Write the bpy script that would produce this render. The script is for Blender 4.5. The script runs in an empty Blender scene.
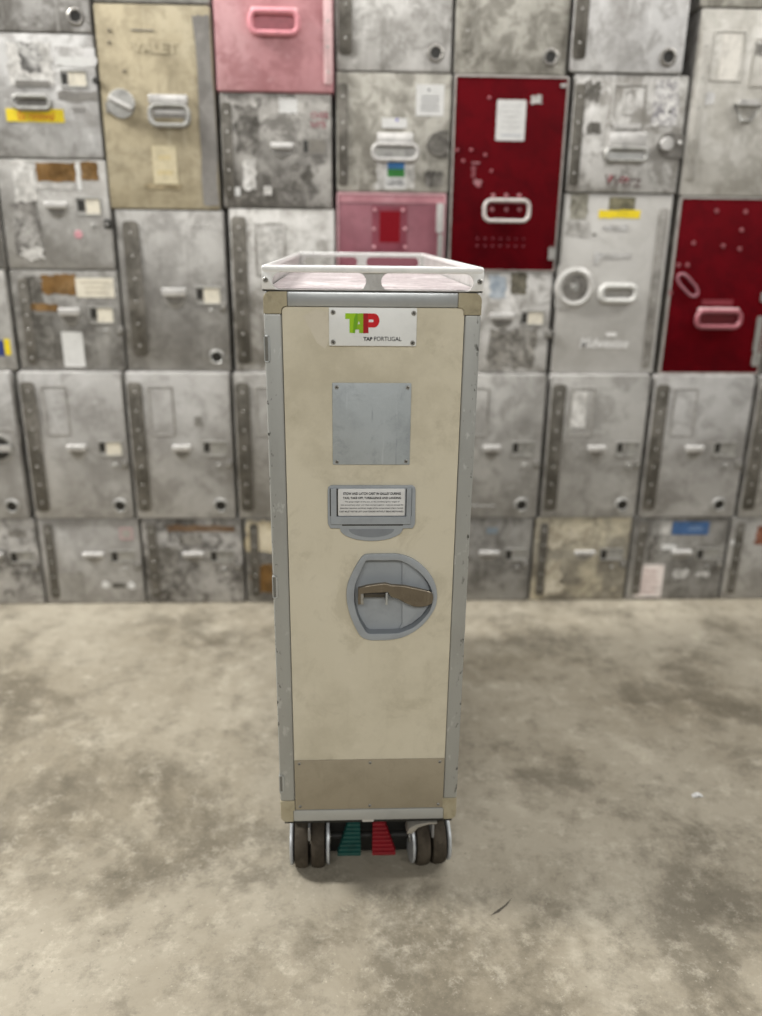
import bpy, bmesh, math, random
from mathutils import Vector, Matrix
random.seed(11)
PI = math.pi
scene = bpy.context.scene
COL = scene.collection

# ------------------------------------------------------------------ colours / materials
def lin(h):
    v = [int(h[i:i+2], 16)/255 for i in (0, 2, 4)]
    return tuple((c/12.92 if c <= .04045 else ((c+.055)/1.055)**2.4) for c in v) + (1.0,)

class NT:
    def __init__(s, name):
        s.m = bpy.data.materials.new(name); s.m.use_nodes = True
        s.t = s.m.node_tree; s.b = s.t.nodes['Principled BSDF']
    def n(s, typ, **kw):
        x = s.t.nodes.new(typ)
        for k, v in kw.items(): setattr(x, k, v)
        return x
    def l(s, a, b): s.t.links.new(a, b)
    def coords(s, scale=(1, 1, 1), rnd=True, rot=(0, 0, 0)):
        tc = s.n('ShaderNodeTexCoord'); mp = s.n('ShaderNodeMapping')
        mp.inputs['Scale'].default_value = scale; mp.inputs['Rotation'].default_value = rot
        if rnd:
            oi = s.n('ShaderNodeObjectInfo'); mu = s.n('ShaderNodeMath', operation='MULTIPLY'); mu.inputs[1].default_value = 37.0
            s.l(oi.outputs['Random'], mu.inputs[0])
            ad = s.n('ShaderNodeVectorMath', operation='ADD')
            s.l(tc.outputs['Object'], ad.inputs[0]); s.l(mu.outputs[0], ad.inputs[1]); s.l(ad.outputs[0], mp.inputs['Vector'])
        else: s.l(tc.outputs['Object'], mp.inputs['Vector'])
        return mp.outputs[0]
    def noise(s, vec, scale, detail=5, rough=.6, lo=.4, hi=.6, dist=0):
        x = s.n('ShaderNodeTexNoise'); x.inputs['Scale'].default_value = scale; x.inputs['Detail'].default_value = detail
        x.inputs['Roughness'].default_value = rough; x.inputs['Distortion'].default_value = dist
        s.l(vec, x.inputs['Vector'])
        r = s.n('ShaderNodeMapRange'); r.inputs[1].default_value = lo; r.inputs[2].default_value = hi
        r.interpolation_type = 'SMOOTHSTEP'
        s.l(x.outputs['Fac'], r.inputs[0]); return r.outputs[0]
    def mul(s, a, v):
        x = s.n('ShaderNodeMath', operation='MULTIPLY'); s.l(a, x.inputs[0])
        if isinstance(v, (int, float)): x.inputs[1].default_value = v
        else: s.l(v, x.inputs[1])
        return x.outputs[0]
    def mix(s, fac, a, b):
        x = s.n('ShaderNodeMix', data_type='RGBA')
        if isinstance(fac, (int, float)): x.inputs[0].default_value = fac
        else: s.l(fac, x.inputs[0])
        for v, i in ((a, 6), (b, 7)):
            if isinstance(v, tuple): x.inputs[i].default_value = v
            else: s.l(v, x.inputs[i])
        return x.outputs[2]
    def bump(s, h, strength, dist=.001):
        b = s.n('ShaderNodeBump'); b.inputs['Strength'].default_value = strength; b.inputs['Distance'].default_value = dist
        s.l(h, b.inputs['Height']); s.l(b.outputs[0], s.b.inputs['Normal'])
    def done(s, col, rough, metal, spec=.35):
        if isinstance(col, tuple): s.b.inputs['Base Color'].default_value = col
        else: s.l(col, s.b.inputs['Base Color'])
        s.b.inputs['Roughness'].default_value = rough; s.b.inputs['Metallic'].default_value = metal
        s.b.inputs['Specular IOR Level'].default_value = spec
        return s.m

_cache = {}
def worn(base, dark=None, light=None, da=.5, la=.35, sc=9, rough=.45, metal=.35, scr=.25, name='worn_metal'):
    """weathered sheet: dirt clouds, pale scuffs and fine scratches"""
    key = ('w', base, dark, light, da, la, sc, rough, metal, scr)
    if key in _cache: return _cache[key]
    s = NT(name)
    if name == 'worn_metal': da, la = min(1, da*1.35), min(1, la*1.3); o1, o2 = .05, .06
    else: o1 = o2 = 0
    v = s.coords()
    b, d, l = lin(base), lin(dark or '5d5a55'), lin(light or 'd9d8d6')
    c = s.mix(s.mul(s.noise(v, sc, 7, .68, .46-o1, .70-o2), da), b, d)
    c = s.mix(s.mul(s.noise(v, sc*.55, 6, .6, .50-o1, .68-o2, .6), la), c, l)
    v2 = s.coords((1, 1, 1), rot=(0, .5, 0))
    c = s.mix(s.mul(s.noise(v2, sc*2.1, 8, .72, .50-o1*.6, .66-o2, .5), da*.8), c, d)
    c = s.mix(s.mul(s.noise(v, sc*3.1, 6, .7, .58, .68), la*.8), c, l)
    c = s.mix(s.mul(s.noise(v2, sc*4, 6, .75, .60, .72), da*.6), c, d)
    v3 = s.coords((60, 60, 4), rot=(0, .6, 0))
    c = s.mix(s.mul(s.noise(v3, 1.5, 3, .5, .62, .70), scr), c, l)
    v4 = s.coords((50, 50, 5), rot=(0, -.9, 0))
    c = s.mix(s.mul(s.noise(v4, 1.2, 3, .5, .63, .70), scr), c, d)
    s.bump(s.noise(v, sc*1.5, 4, .6, .2, .8), .25, .002)
    _cache[key] = s.done(c, rough, metal, .35 if metal else .06); return _cache[key]

def plain(base, rough=.5, metal=0, var=.12, sc=40, name='plain_paint', spec=.5):
    key = ('p', base, rough, metal, var, sc, spec)
    if key in _cache: return _cache[key]
    s = NT(name); b = lin(base); d = tuple(x*(1-var*2) for x in b[:3]) + (1,)
    c = s.mix(s.noise(s.coords(), sc, 5, .65, .42, .72), b, d)
    _cache[key] = s.done(c, rough, metal, spec); return _cache[key]

# ------------------------------------------------------------------ mesh builder
class MB:
    def __init__(s): s.bm = bmesh.new(); s.mats = []
    def mi(s, m):
        if m not in s.mats: s.mats.append(m)
        return s.mats.index(m)
    def faces_from(s, verts, faces, m, bev=0, seg=2):
        i = s.mi(m); vs = [s.bm.verts.new(v) for v in verts]; fs = []
        for f in faces:
            x = s.bm.faces.new([vs[k] for k in f]); x.material_index = i; fs.append(x)
        bmesh.ops.recalc_face_normals(s.bm, faces=fs)
        if bev:
            es = list({e for f in fs for e in f.edges if len(e.link_faces) == 2 and e.calc_face_angle(0) > .6})
            bmesh.ops.bevel(s.bm, geom=es, offset=bev, segments=seg, profile=.5, affect='EDGES', clamp_overlap=True)
        return vs
    def box(s, x0, x1, y0, y1, z0, z1, m, bev=0, seg=2):
        v = [(x, y, z) for x in (x0, x1) for y in (y0, y1) for z in (z0, z1)]
        s.faces_from(v, [(0, 1, 3, 2), (4, 6, 7, 5), (0, 4, 5, 1), (2, 3, 7, 6), (0, 2, 6, 4), (1, 5, 7, 3)], m, bev, seg); return s
    def prism(s, pts, y0, y1, m, bev=0, seg=2):
        n = len(pts)
        v = [(x, y0, z) for x, z in pts] + [(x, y1, z) for x, z in pts]
        f = [tuple(range(n)), tuple(range(2*n-1, n-1, -1))] + [(i, (i+1) % n, n+(i+1) % n, n+i) for i in range(n)]
        s.faces_from(v, f, m, bev, seg); return s
    def ring(s, outer, inner, y0, y1, m, bev=0):
        n = len(outer); L = [outer, inner]
        v = [(x, y0, z) for x, z in outer] + [(x, y0, z) for x, z in inner] + [(x, y1, z) for x, z in outer] + [(x, y1, z) for x, z in inner]
        f = []
        for i in range(n):
            j = (i+1) % n
            f += [(i, j, n+j, n+i), (2*n+i, 3*n+i, 3*n+j, 2*n+j), (i, 2*n+i, 2*n+j, j), (n+i, n+j, 3*n+j, 3*n+i)]
        s.faces_from(v, f, m, bev); return s
    def lathe(s, prof, c, axis, m, seg=32):
        """prof: (radius, offset along axis); closed on itself"""
        n = len(prof); v = []
        for k in range(seg):
            a = 2*PI*k/seg
            for r, t in prof:
                p, q = r*math.cos(a), r*math.sin(a)
                v.append({'x': (c[0]+t, c[1]+p, c[2]+q), 'y': (c[0]+p, c[1]+t, c[2]+q), 'z': (c[0]+p, c[1]+q, c[2]+t)}[axis])
        f = [(k*n+i, k*n+(i+1) % n, ((k+1) % seg)*n+(i+1) % n, ((k+1) % seg)*n+i) for k in range(seg) for i in range(n)]
        s.faces_from(v, f, m); return s
    def disc(s, c, r, axis, t0, t1, m, seg=28, bev=.0):
        e = 1e-5
        prof = [(e, t0), (r-bev, t0), (r, t0+bev), (r, t1), (e, t1)] if t0 < t1 else [(e, t0), (r-bev, t0), (r, t0-bev), (r, t1), (e, t1)]
        return s.lathe(prof, c, axis, m, seg)
    def tube(s, path, r, m, closed=False, seg=10):
        P = [Vector(p) for p in path]; n = len(P); v = []; up = None
        for i in range(n):
            a = P[(i-1) % n] if (closed or i) else P[i]; b = P[(i+1) % n] if (closed or i < n-1) else P[i]
            t = (b-a).normalized()
            if up is None:
                up = Vector((0, 0, 1)) if abs(t.z) < .9 else Vector((0, 1, 0))
            u = (up - t*up.dot(t)).normalized(); w = t.cross(u); up = u
            for k in range(seg):
                q = P[i]+(u*math.cos(2*PI*k/seg)+w*math.sin(2*PI*k/seg))*r; v.append(tuple(q))
        f = [(i*seg+k, i*seg+(k+1) % seg, ((i+1) % n)*seg+(k+1) % seg, ((i+1) % n)*seg+k) for i in range(n if closed else n-1) for k in range(seg)]
        if not closed: f += [tuple(range(seg))[::-1], tuple(range((n-1)*seg, n*seg))]
        s.faces_from(v, f, m); return s
    def mesh(s, me, m):
        i = s.mi(m); nf = len(s.bm.faces); s.bm.from_mesh(me); s.bm.faces.ensure_lookup_table()
        for f in s.bm.faces[nf:]: f.material_index = i
        bpy.data.meshes.remove(me); return s
    def build(s, name, parent=None, ang=.6):
        for e in s.bm.edges: e.smooth = len(e.link_faces) == 2 and e.calc_face_angle(9) < ang
        for f in s.bm.faces: f.smooth = True
        me = bpy.data.meshes.new(name); s.bm.to_mesh(me); s.bm.free()
        for m in s.mats: me.materials.append(m)
        o = bpy.data.objects.new(name, me); COL.objects.link(o); o.parent = parent
        return o

def curve_mesh(cu):
    o = bpy.data.objects.new('shape', cu); COL.objects.link(o)
    dg = bpy.context.evaluated_depsgraph_get(); dg.update()
    me = bpy.data.meshes.new_from_object(o.evaluated_get(dg))
    bpy.data.objects.remove(o); bpy.data.curves.remove(cu)
    return me
def holed(outer, holes, y0, y1, bev=0):
    """sheet in the x-z plane with holes, between depths y0 < y1"""
    cu = bpy.data.curves.new('shape', 'CURVE'); cu.dimensions = '2D'; cu.fill_mode = 'BOTH'
    h = abs(y1-y0)/2; cu.extrude = h-bev; cu.bevel_depth = bev; cu.bevel_resolution = 2; cu.offset = -bev
    for pts in [outer]+holes:
        sp = cu.splines.new('POLY'); sp.points.add(len(pts)-1); sp.use_cyclic_u = True
        for p, q in zip(sp.points, pts): p.co = (q[0], q[1], 0, 1)
    me = curve_mesh(cu); ym = (y0+y1)/2
    for v in me.vertices: v.co = (v.co.x, ym-v.co.z, v.co.y)
    return me
def text_mesh(body, box, y, bold=0.0, thick=.0004, slant=0):
    """lettering stretched into box=(x0,x1,z0,z1), facing -y"""
    cu = bpy.data.curves.new('letters', 'FONT'); cu.body = body; cu.extrude = .01; cu.offset = bold; cu.shear = slant
    cu.resolution_u = 4
    me = curve_mesh(cu); X = [v.co.x for v in me.vertices]; Y = [v.co.y for v in me.vertices]
    ax, bx_, ay, by = min(X), max(X), min(Y), max(Y); x0, x1, z0, z1 = box
    for v in me.vertices:
        v.co = (x0+(v.co.x-ax)/(bx_-ax)*(x1-x0), y-v.co.z/.01*thick, z0+(v.co.y-ay)/(by-ay)*(z1-z0))
    return me
def rrect(x0, x1, z0, z1, r, n=5):
    p = []
    for cx, cz, a0 in ((x1-r, z1-r, 0), (x0+r, z1-r, 90), (x0+r, z0+r, 180), (x1-r, z0+r, 270)):
        for k in range(n+1):
            a = math.radians(a0+90*k/n); p.append((cx+r*math.cos(a), cz+r*math.sin(a)))
    return p
def smooth_loop(pts, n=4):
    """closed Catmull-Rom"""
    m = len(pts); out = []
    for i in range(m):
        p0, p1, p2, p3 = [Vector(pts[(i+k) % m]) for k in (-1, 0, 1, 2)]
        for k in range(n):
            t = k/n
            q = .5*((2*p1)+(p2-p0)*t+(2*p0-5*p1+4*p2-p3)*t*t+(3*p1-p0-3*p2+p3)*t**3); out.append((q.x, q.y))
    return out
def empty(name, loc, label=None, cat=None, group=None):
    o = bpy.data.objects.new(name, None); COL.objects.link(o); o.location = loc; o.empty_display_size = .05
    if label: o['label'] = label
    if cat: o['category'] = cat
    if group: o['group'] = group
    return o

# ------------------------------------------------------------------ setting: floor and the wall behind the stacks
def floor_material():
    s = NT('worn_concrete'); v = s.coords(rnd=False)
    base, mid, dark, pale = lin('9a9384'), lin('807868'), lin('4d473b'), lin('b8b1a1')
    c = s.mix(s.noise(v, 1.3, 8, .68, .36, .64, .3), base, mid)
    c = s.mix(s.mul(s.noise(v, 2.6, 9, .74, .48, .62, .2), .6), c, dark)
    c = s.mix(s.mul(s.noise(v, 3.7, 9, .74, .53, .68), .45), c, pale)
    c = s.mix(s.mul(s.noise(v, 14, 8, .78, .48, .66), .42), c, dark)
    c = s.mix(s.mul(s.noise(v, 19, 8, .78, .51, .68), .45), c, pale)
    c = s.mix(s.mul(s.noise(v, 120, 3, .6, .64, .72), .35), c, pale)
    c = s.mix(s.mul(s.noise(v, 90, 3, .6, .66, .74), .5), c, lin('4e483f'))
    s.bump(s.noise(v, 60, 6, .65, .2, .8), .2, .002)
    return s.done(c, .6, 0, .35)
mb = MB(); mb.box(-7, 7, -6, 1.9, -.05, 0, floor_material()); fl = mb.build('floor'); fl['kind'] = 'structure'
P_ = [(0.2046, -0.0767), (0.2185, -0.0654), (0.2345, -0.0540), (0.2496, -0.0390), (0.2377, -0.0552), (0.2212, -0.0698)]
mb = MB(); mb.faces_from([(x, y, .0008) for x, y in P_], [(0, 1, 2, 3, 4, 5)], plain('4a443b', .8)); mk = mb.build('scuff_mark', fl)
mb = MB(); mb.box(-7, 7, 1.72, 1.8, 0, 3.2, plain('8b8984', .8)); w = mb.build('wall_back'); w['kind'] = 'structure'

# ------------------------------------------------------------------ the wall of galley containers
WY = 1.177
ALU = dict(base='a9a7a4', dark='6a6763', light='d6d5d3')
M_SHELL = worn('b3b1ae', '706d69', 'dddbd8', .6, .3, 9, .45, .4)
M_STRIP = worn('66625b', '434039', '8a867f', .5, .3, 14, .5, .4)
M_RIVET = plain('aaa8a3', .4, .2)
M_BRIGHT = plain('c3c1be', .35, .3, .15)
M_SILVER = plain('a6a5a1', .4, .5, .2)
M_DARK = plain('25231f', .5, 0, .1)
M_BOWL = plain('827f7a', .4, .5)
M_CREAM = plain('d8d2c2', .6)
M_WHITE = plain('cfcfcd', .55, 0, .06)
M_PRINT = plain('6d6d70', .6)
M_BROWN = worn('7d5f3a', '4f3c24', '9c8260', .5, .3, 14, .8, 0)
M_RES = worn('6d6a64', '47443f', '9d9a95', .7, .6, 26, .6, .2)
M_RESL = worn('cbc9c5', '8a8884', 'e6e5e2', .5, .5, 30, .6, .1)
M_YELLOW = plain('e8cf1c', .55, 0, .1)

class Box:
    """one stacked galley container; every detail is given in wall metres (x, z) and hung on its door"""
    def __init__(s, x0, x1, z0, z1, label, mat=None, yoff=0, name='galley_container', cat='container', group=None, trim=None, shell=None, depth=.42, rad=.0045, strip=None, inset=.002):
        s.xc, s.z0 = (x0+x1)/2, z0; s.w, s.h = x1-x0, z1-z0
        s.mat = mat or METAL[random.randrange(len(METAL))]
        s.root = empty(name, (s.xc, WY+yoff, z0), label, cat, group)
        b = MB(); b.box(-s.w/2, s.w/2, 0, depth-yoff, 0, s.h, shell or M_SHELL, rad, 3); b.build('shell', s.root)
        d = MB(); i = inset
        d.prism(rrect(-s.w/2+i, s.w/2-i, i, s.h-i, .006), -.004, .004, s.mat, .0015); s.door = d.build('door', s.root)
        s.f = -.004; s.lay = .0006
        if trim:
            t = MB(); t.ring(rrect(-s.w/2+.001, s.w/2-.001, .001, s.h-.001, .006), rrect(-s.w/2+.005, s.w/2-.005, .005, s.h-.006, .004), -.0055, .002, trim); t.build('door_trim', s.root)
    def X(s, x): return x-s.xc
    def Z(s, z): return z-s.z0
    def R(s, r): return (r[0]-s.xc, r[1]-s.xc, r[2]-s.z0, r[3]-s.z0)
    def plate(s, r, m, name='sticker', t=.0007, rad=.001, jag=0):
        s.lay += .00012; t = s.lay if t < .0015 else t+s.lay*.37
        x0, x1, z0, z1 = s.R(r); b = MB()
        if jag:
            pts = []; n = 7
            for k in range(n): pts.append((x0+(x1-x0)*k/n, z0+random.uniform(-jag, jag)))
            for k in range(n): pts.append((x1+random.uniform(-jag, jag), z0+(z1-z0)*k/n))
            for k in range(n): pts.append((x1-(x1-x0)*k/n, z1+random.uniform(-jag, jag)))
            for k in range(n): pts.append((x0+random.uniform(-jag, jag), z1-(z1-z0)*k/n))
        else: pts = rrect(x0, x1, z0, z1, rad, 3)
        b.prism(pts, s.f-t, s.f+.001, m)
        return b.build(name, s.door)
    def lines(s, r, m=None, n=5, name='printed_line'):
        x0, x1, z0, z1 = s.R(r)
        for k in range(n):
            z = z1-(z1-z0)*(k+.5)/n; h = (z1-z0)/n*.15; q = random.uniform(0, .35)*(x1-x0)
            b = MB(); b.box(x0+q/2, x1-q/2, s.f-s.lay-.0002, s.f, z-h, z+h, m or M_PRINT); b.build(name, s.door)
    def text(s, body, r, m, bold=.0, name='lettering', slant=0, t=.0012):
        b = MB(); b.mesh(text_mesh(body, s.R(r), s.f-s.lay-.0003, bold, .0002, slant), m); return b.build(name, s.door)
    def paddle(s, r):
        x0, x1, z0, z1 = s.R(r); h = z1-z0; xc = (x0+x1)/2; w = (x1-x0)/2
        b = MB(); n = 14; zt = z0+h*.62
        o = [(xc+w*.92*math.cos(a), zt+(h*.62)*math.sin(a)) for a in [PI+PI*k/n for k in range(n+1)]]
        i = [(xc+(w*.92-.006)*math.cos(a), zt+(h*.62-.006)*math.sin(a)) for a in [PI+PI*k/n for k in range(n+1)]]
        b.prism(o, s.f-.004, s.f+.001, M_SILVER, .001); b.prism(i, s.f-.0046, s.f, M_BOWL); b.build('latch_bowl', s.door)
        b = MB(); b.prism([(x0, z1), (x0, z1-h*.36), (x0+.004, z1-h*.42), (x1-.004, z1-h*.42), (x1, z1-h*.36), (x1, z1)], s.f-.014, s.f+.001, M_BRIGHT, .003, 3); b.build('latch_handle', s.door)
    def window(s, rd, rc, cm=None):
        x0, x1, z0, z1 = s.R(rc); a0, a1, b0, b1 = s.R(rd)
        b = MB(); b.ring(rrect(a0-.005, x1+.005, z0-.005, z1+.005, .003, 3), rrect(a0-.001, x1+.001, z0, z1, .002, 3), s.f-.003, s.f+.001, M_SILVER, .0008); b.build('card_frame', s.door)
        b = MB(); b.box(a0, a1, s.f-s.lay-.0004, s.f+.001, b0, b1, M_DARK); b.build('lock_slot', s.door)
        b = MB(); b.box(x0, x1, s.f-s.lay-.0003, s.f+.001, z0, z1, cm or M_CREAM); b.build('route_card', s.door)
    def vent(s, c, r=.02, bright=True):
        x, z = s.X(c[0]), s.Z(c[1]); b = MB()
        b.lathe([(r*.72, s.f+.001), (r*.72, s.f-.004), (r*.85, s.f-.006), (r*1.12, s.f-.003), (r*1.15, s.f+.001)], (x, 0, z), 'y', M_SILVER if bright else M_BOWL); b.build('vent_ring', s.door)
        b = MB(); b.disc((x, 0, z), r*.73, 'y', s.f-.0012, s.f+.001, M_DARK); b.build('vent_hole', s.door)
    def knob(s, c, r=.005, m=None, h=.006, name='lock_pin'):
        s.lay += .00012; h = s.lay if h < .0015 else h+s.lay*.37; b = MB(); b.disc((s.X(c[0]), 0, s.Z(c[1])), r, 'y', s.f-h, s.f+.001, m or M_SILVER, 18, .0015); return b.build(name, s.door)
    def tab(s, c, m=None):
        x, z = s.X(c[0]), s.Z(c[1]); b = MB()
        b.box(x-.012, x+.008, s.f-.008, s.f+.002, z-.012, z+.012, m or M_BOWL, .003); b.disc((x-.003, 0, z), .005, 'y', s.f-.011, s.f, M_SILVER, 14); b.build('door_catch', s.door)
    def strip(s, xc, z0, z1, w=.036, m=None, rivets=6):
        x, a, c = s.X(xc), s.Z(z0), s.Z(z1); b = MB()
        b.prism(rrect(x-w/2, x+w/2, a, c, w*.3, 4), s.f-.003, s.f+.001, m or M_STRIP, .001)
        for k in range(rivets):
            zz = a+(c-a)*(k+.5)/rivets; b.disc((x, 0, zz), .0034, 'y', s.f-.0042, s.f-.001, M_RIVET, 10, .001)
        b.build('hinge_strip', s.root)
    def ringhandle(s, r, m=None, tr=.0055, back=None, bar=None, barm=None):
        x0, x1, z0, z1 = s.R(r)
        if back:
            b = MB(); b.prism(rrect(x0+tr, x1-tr, z0+tr, z1-tr, .006, 4), s.f-.0009-s.lay, s.f+.001, back); b.build('handle_recess', s.door)
        b = MB(); p = rrect(x0, x1, z0, z1, min(.018, (z1-z0)*.42), 6); b.tube([(x, s.f-.010, z) for x, z in p], tr, m or M_SILVER, True)
        for xx in (x0+.02, x1-.02): b.disc((xx, 0, z1), tr*.9, 'y', s.f-.01, s.f+.001, m or M_SILVER, 10)
        b.build('bail_handle', s.door)
        if bar:
            b = MB(); a = s.R(bar); b.box(a[0], a[1], s.f-.012, s.f+.001, a[2], a[3], barm or M_BRIGHT, .003, 3); b.build('handle_bracket', s.door)
    def relief(s, r):
        x0, x1, z0, z1 = s.R(r); b = MB(); b.ring(rrect(x0, x1, z0, z1, .004, 3), rrect(x0+.006, x1-.006, z0+.006, z1-.006, .003, 3), s.f-.0011, s.f+.001, s.mat, .0005); b.build('raised_panel', s.door)
    def rivets(s, pts, r=.0045, m=None):
        for c in pts:
            b = MB(); b.disc((s.X(c[0]), 0, s.Z(c[1])), r, 'y', s.f-.002, s.f+.001, m or M_RIVET, 12, .001); b.build('rivet', s.door)

METAL = [worn('b3b1ae', '6f6c68', 'dbdad8', .5, .45, 8), worn('a8a6a3', '625f5a', 'd6d4d1', .6, .35, 10), worn('aeaca7', '77736c', 'd2d0cc', .45, .4, 7)]
CLEAN = worn('aaa8a5', '7f7c78', 'c9c8c6', .45, .35, 6, .42, .4, .12)
CLEAN2 = worn('a8a6a2', '7d7a75', 'c8c6c1', .5, .3, 7, .42, .4, .12)
GRUBBY = worn('9d9b98', '4f4c48', 'cfccc8', .8, .4, 11)
DULL = worn('908e8a', '5a5752', 'b5b3ae', .6, .3, 8)
PALE = worn('b9b7b3', '76726b', 'dad8d5', .65, .55, 8)
PALE2 = worn('c8c7c6', '8f8c88', 'e4e3e1', .55, .5, 7)
TAN = worn('a7a49b', '666259', 'c9c6bd', .6, .4, 8, .5, .25)
BEIGE = worn('aca187', '7d735c', 'bfb69f', .45, .3, 9, .6, .05)
RED = worn('560009', '3a0006', '6a0a16', .35, .08, 7, .6, 0, .05)
PINK = worn('b98589', '966064', 'cfa6a9', .5, .45, 6, .5, .1, .1)
ROSE = worn('78414c', '632f3a', '8e5a63', .4, .3, 5, .4, .05, .06)
GREY = worn('b6b4b0', '9e9b96', 'c8c6c2', .3, .2, 5, .5, .15, .08)

# low row standing on the floor ------------------------------------------------
def low(x0, x1, label, mat, px, **k):
    """square container: hinge strip on the left, paddle latch and lock slot on the right"""
    b = Box(x0, x1, 0, .28, label, mat, -.014, 'square_galley_container', 'container', None, **k)
    b.strip(x0+.030, .02, .262, .026, None, 5)
    b.paddle((px, px+.064, .140, .172)); b.window((px+.085, px+.102, .142, .172), (px+.104, min(px+.150, x1-.012), .142, .172), M_SILVER)
    b.knob((px+.122, .115), .005); b.tab((x1-.012, .125)); return b
b = low(-1.258, -.967, 'small scuffed grey metal container on the floor, cut off by the left photo edge', GRUBBY, -1.135)
b.plate((-1.0461, -0.9959, 0.2227, 0.2452), M_RES, 'label_residue', jag=.003)
b = low(-.961, -.661, 'small pale grey container on the floor with two white spots low on its door', CLEAN, (-0.8348, 0.1568)[0])
b.plate((-.925, -.845, .012, .11), CLEAN2, 'raised_panel', .002); b.knob((-0.7777, 0.0632), .012, M_WHITE, .001, 'sticker'); b.knob((-0.6986, 0.0593), .012, M_WHITE, .001, 'sticker'); b.plate((-0.7565, -0.7168, 0.0528, 0.0696), M_RES, 'label_residue')
b.plate((-0.7196, -0.6807, 0.2117, 0.2505), plain('b59a9a', .6), 'sticker'); b.plate((-0.7136, -0.6867, 0.2182, 0.2441), CLEAN2, 'sticker', .0012)
b = low(-.655, -.354, 'small grimy dark grey container on the floor with a rusty brown streak along its top', GRUBBY, (-0.5357, 0.1553)[0])
b.plate((-0.5776, -0.3760, 0.2369, 0.2563), worn('77604a', '5a4636', '908070', .5, .3, 20, .8, .1), 'rust_streak', jag=.004); b.plate((-0.5439, -0.4745, 0.1947, 0.2305), M_RES, 'label_residue', jag=.004); b.plate((-0.6114, -0.5504, 0.0449, 0.1884), M_RES, 'label_residue', jag=.006)
b = low(-.348, -.060, 'small grey container on the floor with a cream stain, left of the trolley', DULL, -.19)
b.plate((-0.3409, -0.2497, 0.1674, 0.2718), worn('d3c8ad', 'a89a7c', 'e6dec9', .5, .4, 18, .7, .05), 'cream_stain', jag=.006); b.plate((-0.3312, -0.2600, 0.0361, 0.1274), M_BROWN, 'label_residue', jag=.004)
low(-.054, .232, 'small grey container on the floor hidden straight behind the trolley', CLEAN, .08)
b = low(.240, .535, 'small plain grey container on the floor just right of the trolley, its left part hidden', DULL, (0.3714, 0.1676)[0])
b.plate((0.3927, 0.4268, 0.2272, 0.2469), plain('77838c', .6), 'sticker')
b = low(.541, .843, 'small grey container on the floor with peeling cream stains across its door', worn('9c978a', '6a645a', 'cfc6ae', .5, .6, 9), (0.6705, 0.1662)[0])
for q in ((0.5659, 0.6256, 0.1732, 0.2496), (0.5634, 0.6368, 0.0228, 0.1328), (0.6437, 0.7192, 0.1996, 0.2395), (0.5847, 0.6392, 0.0297, 0.0712)): b.plate(q, worn('b3ab98', '8a8170', 'd2cbba', .6, .4, 22, .7, .05), 'cream_stain', jag=.012)
b = low(.849, 1.150, 'small grey container on the floor with a blue sticker and a white paper sheet', DULL, (0.9765, 0.1614)[0])
b.plate((0.9706, 1.0864, 0.2216, 0.2648), plain('3d5f8c', .5, 0, .15), 'blue_sticker'); b.lines((1.0197, 1.0705, 0.2349, 0.2515), plain('8fa6c2', .6), 2)
b.plate((0.8757, 0.9630, 0.0099, 0.1209), plain('dcd2cd', .6), 'paper_sheet'); b.lines((0.8888, 0.9502, 0.0205, 0.1072), plain('b59893', .6), 5)
b.plate((0.9015, 0.9302, 0.1311, 0.2154), M_RES, 'label_residue', jag=.005); b.plate((0.9453, 0.9900, 0.1716, 0.1884), M_WHITE); b.plate((0.9922, 1.0407, 0.0756, 0.1032), M_RESL, 'label_residue', jag=.006); b.plate((1.0669, 1.1091, 0.0786, 0.0959), M_RESL, 'label_residue', jag=.005); b.plate((0.9373, 0.9658, 0.2219, 0.2650), M_RESL, 'label_residue', jag=.003)
b = low(1.157, 1.452, 'small grey container on the floor with a brown patch, at the right photo edge', CLEAN2, 1.33)
b.plate((1.2401, 1.2786, 0.1872, 0.2509), worn('7a4a33', '5a3020', 'a58072', .4, .4, 20, .8, .05), 'label_residue', jag=.003); b.knob((1.1704, 0.1943), .009, M_WHITE, .001, 'sticker'); b.plate((1.1786, 1.1982, 0.0326, 0.0815), M_RESL, 'label_residue', jag=.003)

# tall row above it -------------------------------------------------------------
def tall(x0, x1, label, mat, px=None, vx=None, strip=True, card=None, **k):
    """tall container: long hinge strip, paddle latch, lock slot and a round vent low on the right"""
    b = Box(x0, x1, .28, .718, label, mat, -.020, 'tall_galley_container', 'container', None, rad=.009, **k)
    if strip: b.strip(x0+.027, .305, .690, .040, None, 7)
    px = x0+.142 if px is None else px
    b.paddle((px+.004, px+.058, .466, .509)); b.window((px+.095, px+.110, .487, .514), (px+.114, min(px+.156, x1-.006), .478, .515), card)
    b.knob((px+.134, .446), .007); b.tab((x1-.010, .450)); b.vent((vx or x1-.048, .322), .021)
    b.relief((x0+.062, x0+.134, .535, .680)); return b
b = Box(-1.258, -.978, .28, .718, 'tall pale container with a round latch, cut off by the left photo edge', CLEAN, -.020, 'tall_galley_container', 'container', rad=.007)
b.relief((-1.0889, -0.9868, 0.5018, 0.5552)); b.knob((-1.0363, 0.4988), .042, M_SILVER, .004, 'latch_dish'); b.knob((-1.0363, 0.4988), .034, M_DARK, .005, 'latch_recess'); b.plate((-1.0762, -0.9992, 0.4899, 0.5078), M_BRIGHT, 'latch_bar', .012); b.vent((-1.0228, 0.3212), .021)
tall(-.961, -.670, 'tall grey container with a cream card by its latch, leftmost fully visible of its row', CLEAN, (-0.8454, 0.4931)[0], (-0.7079, 0.3269)[0])
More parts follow.
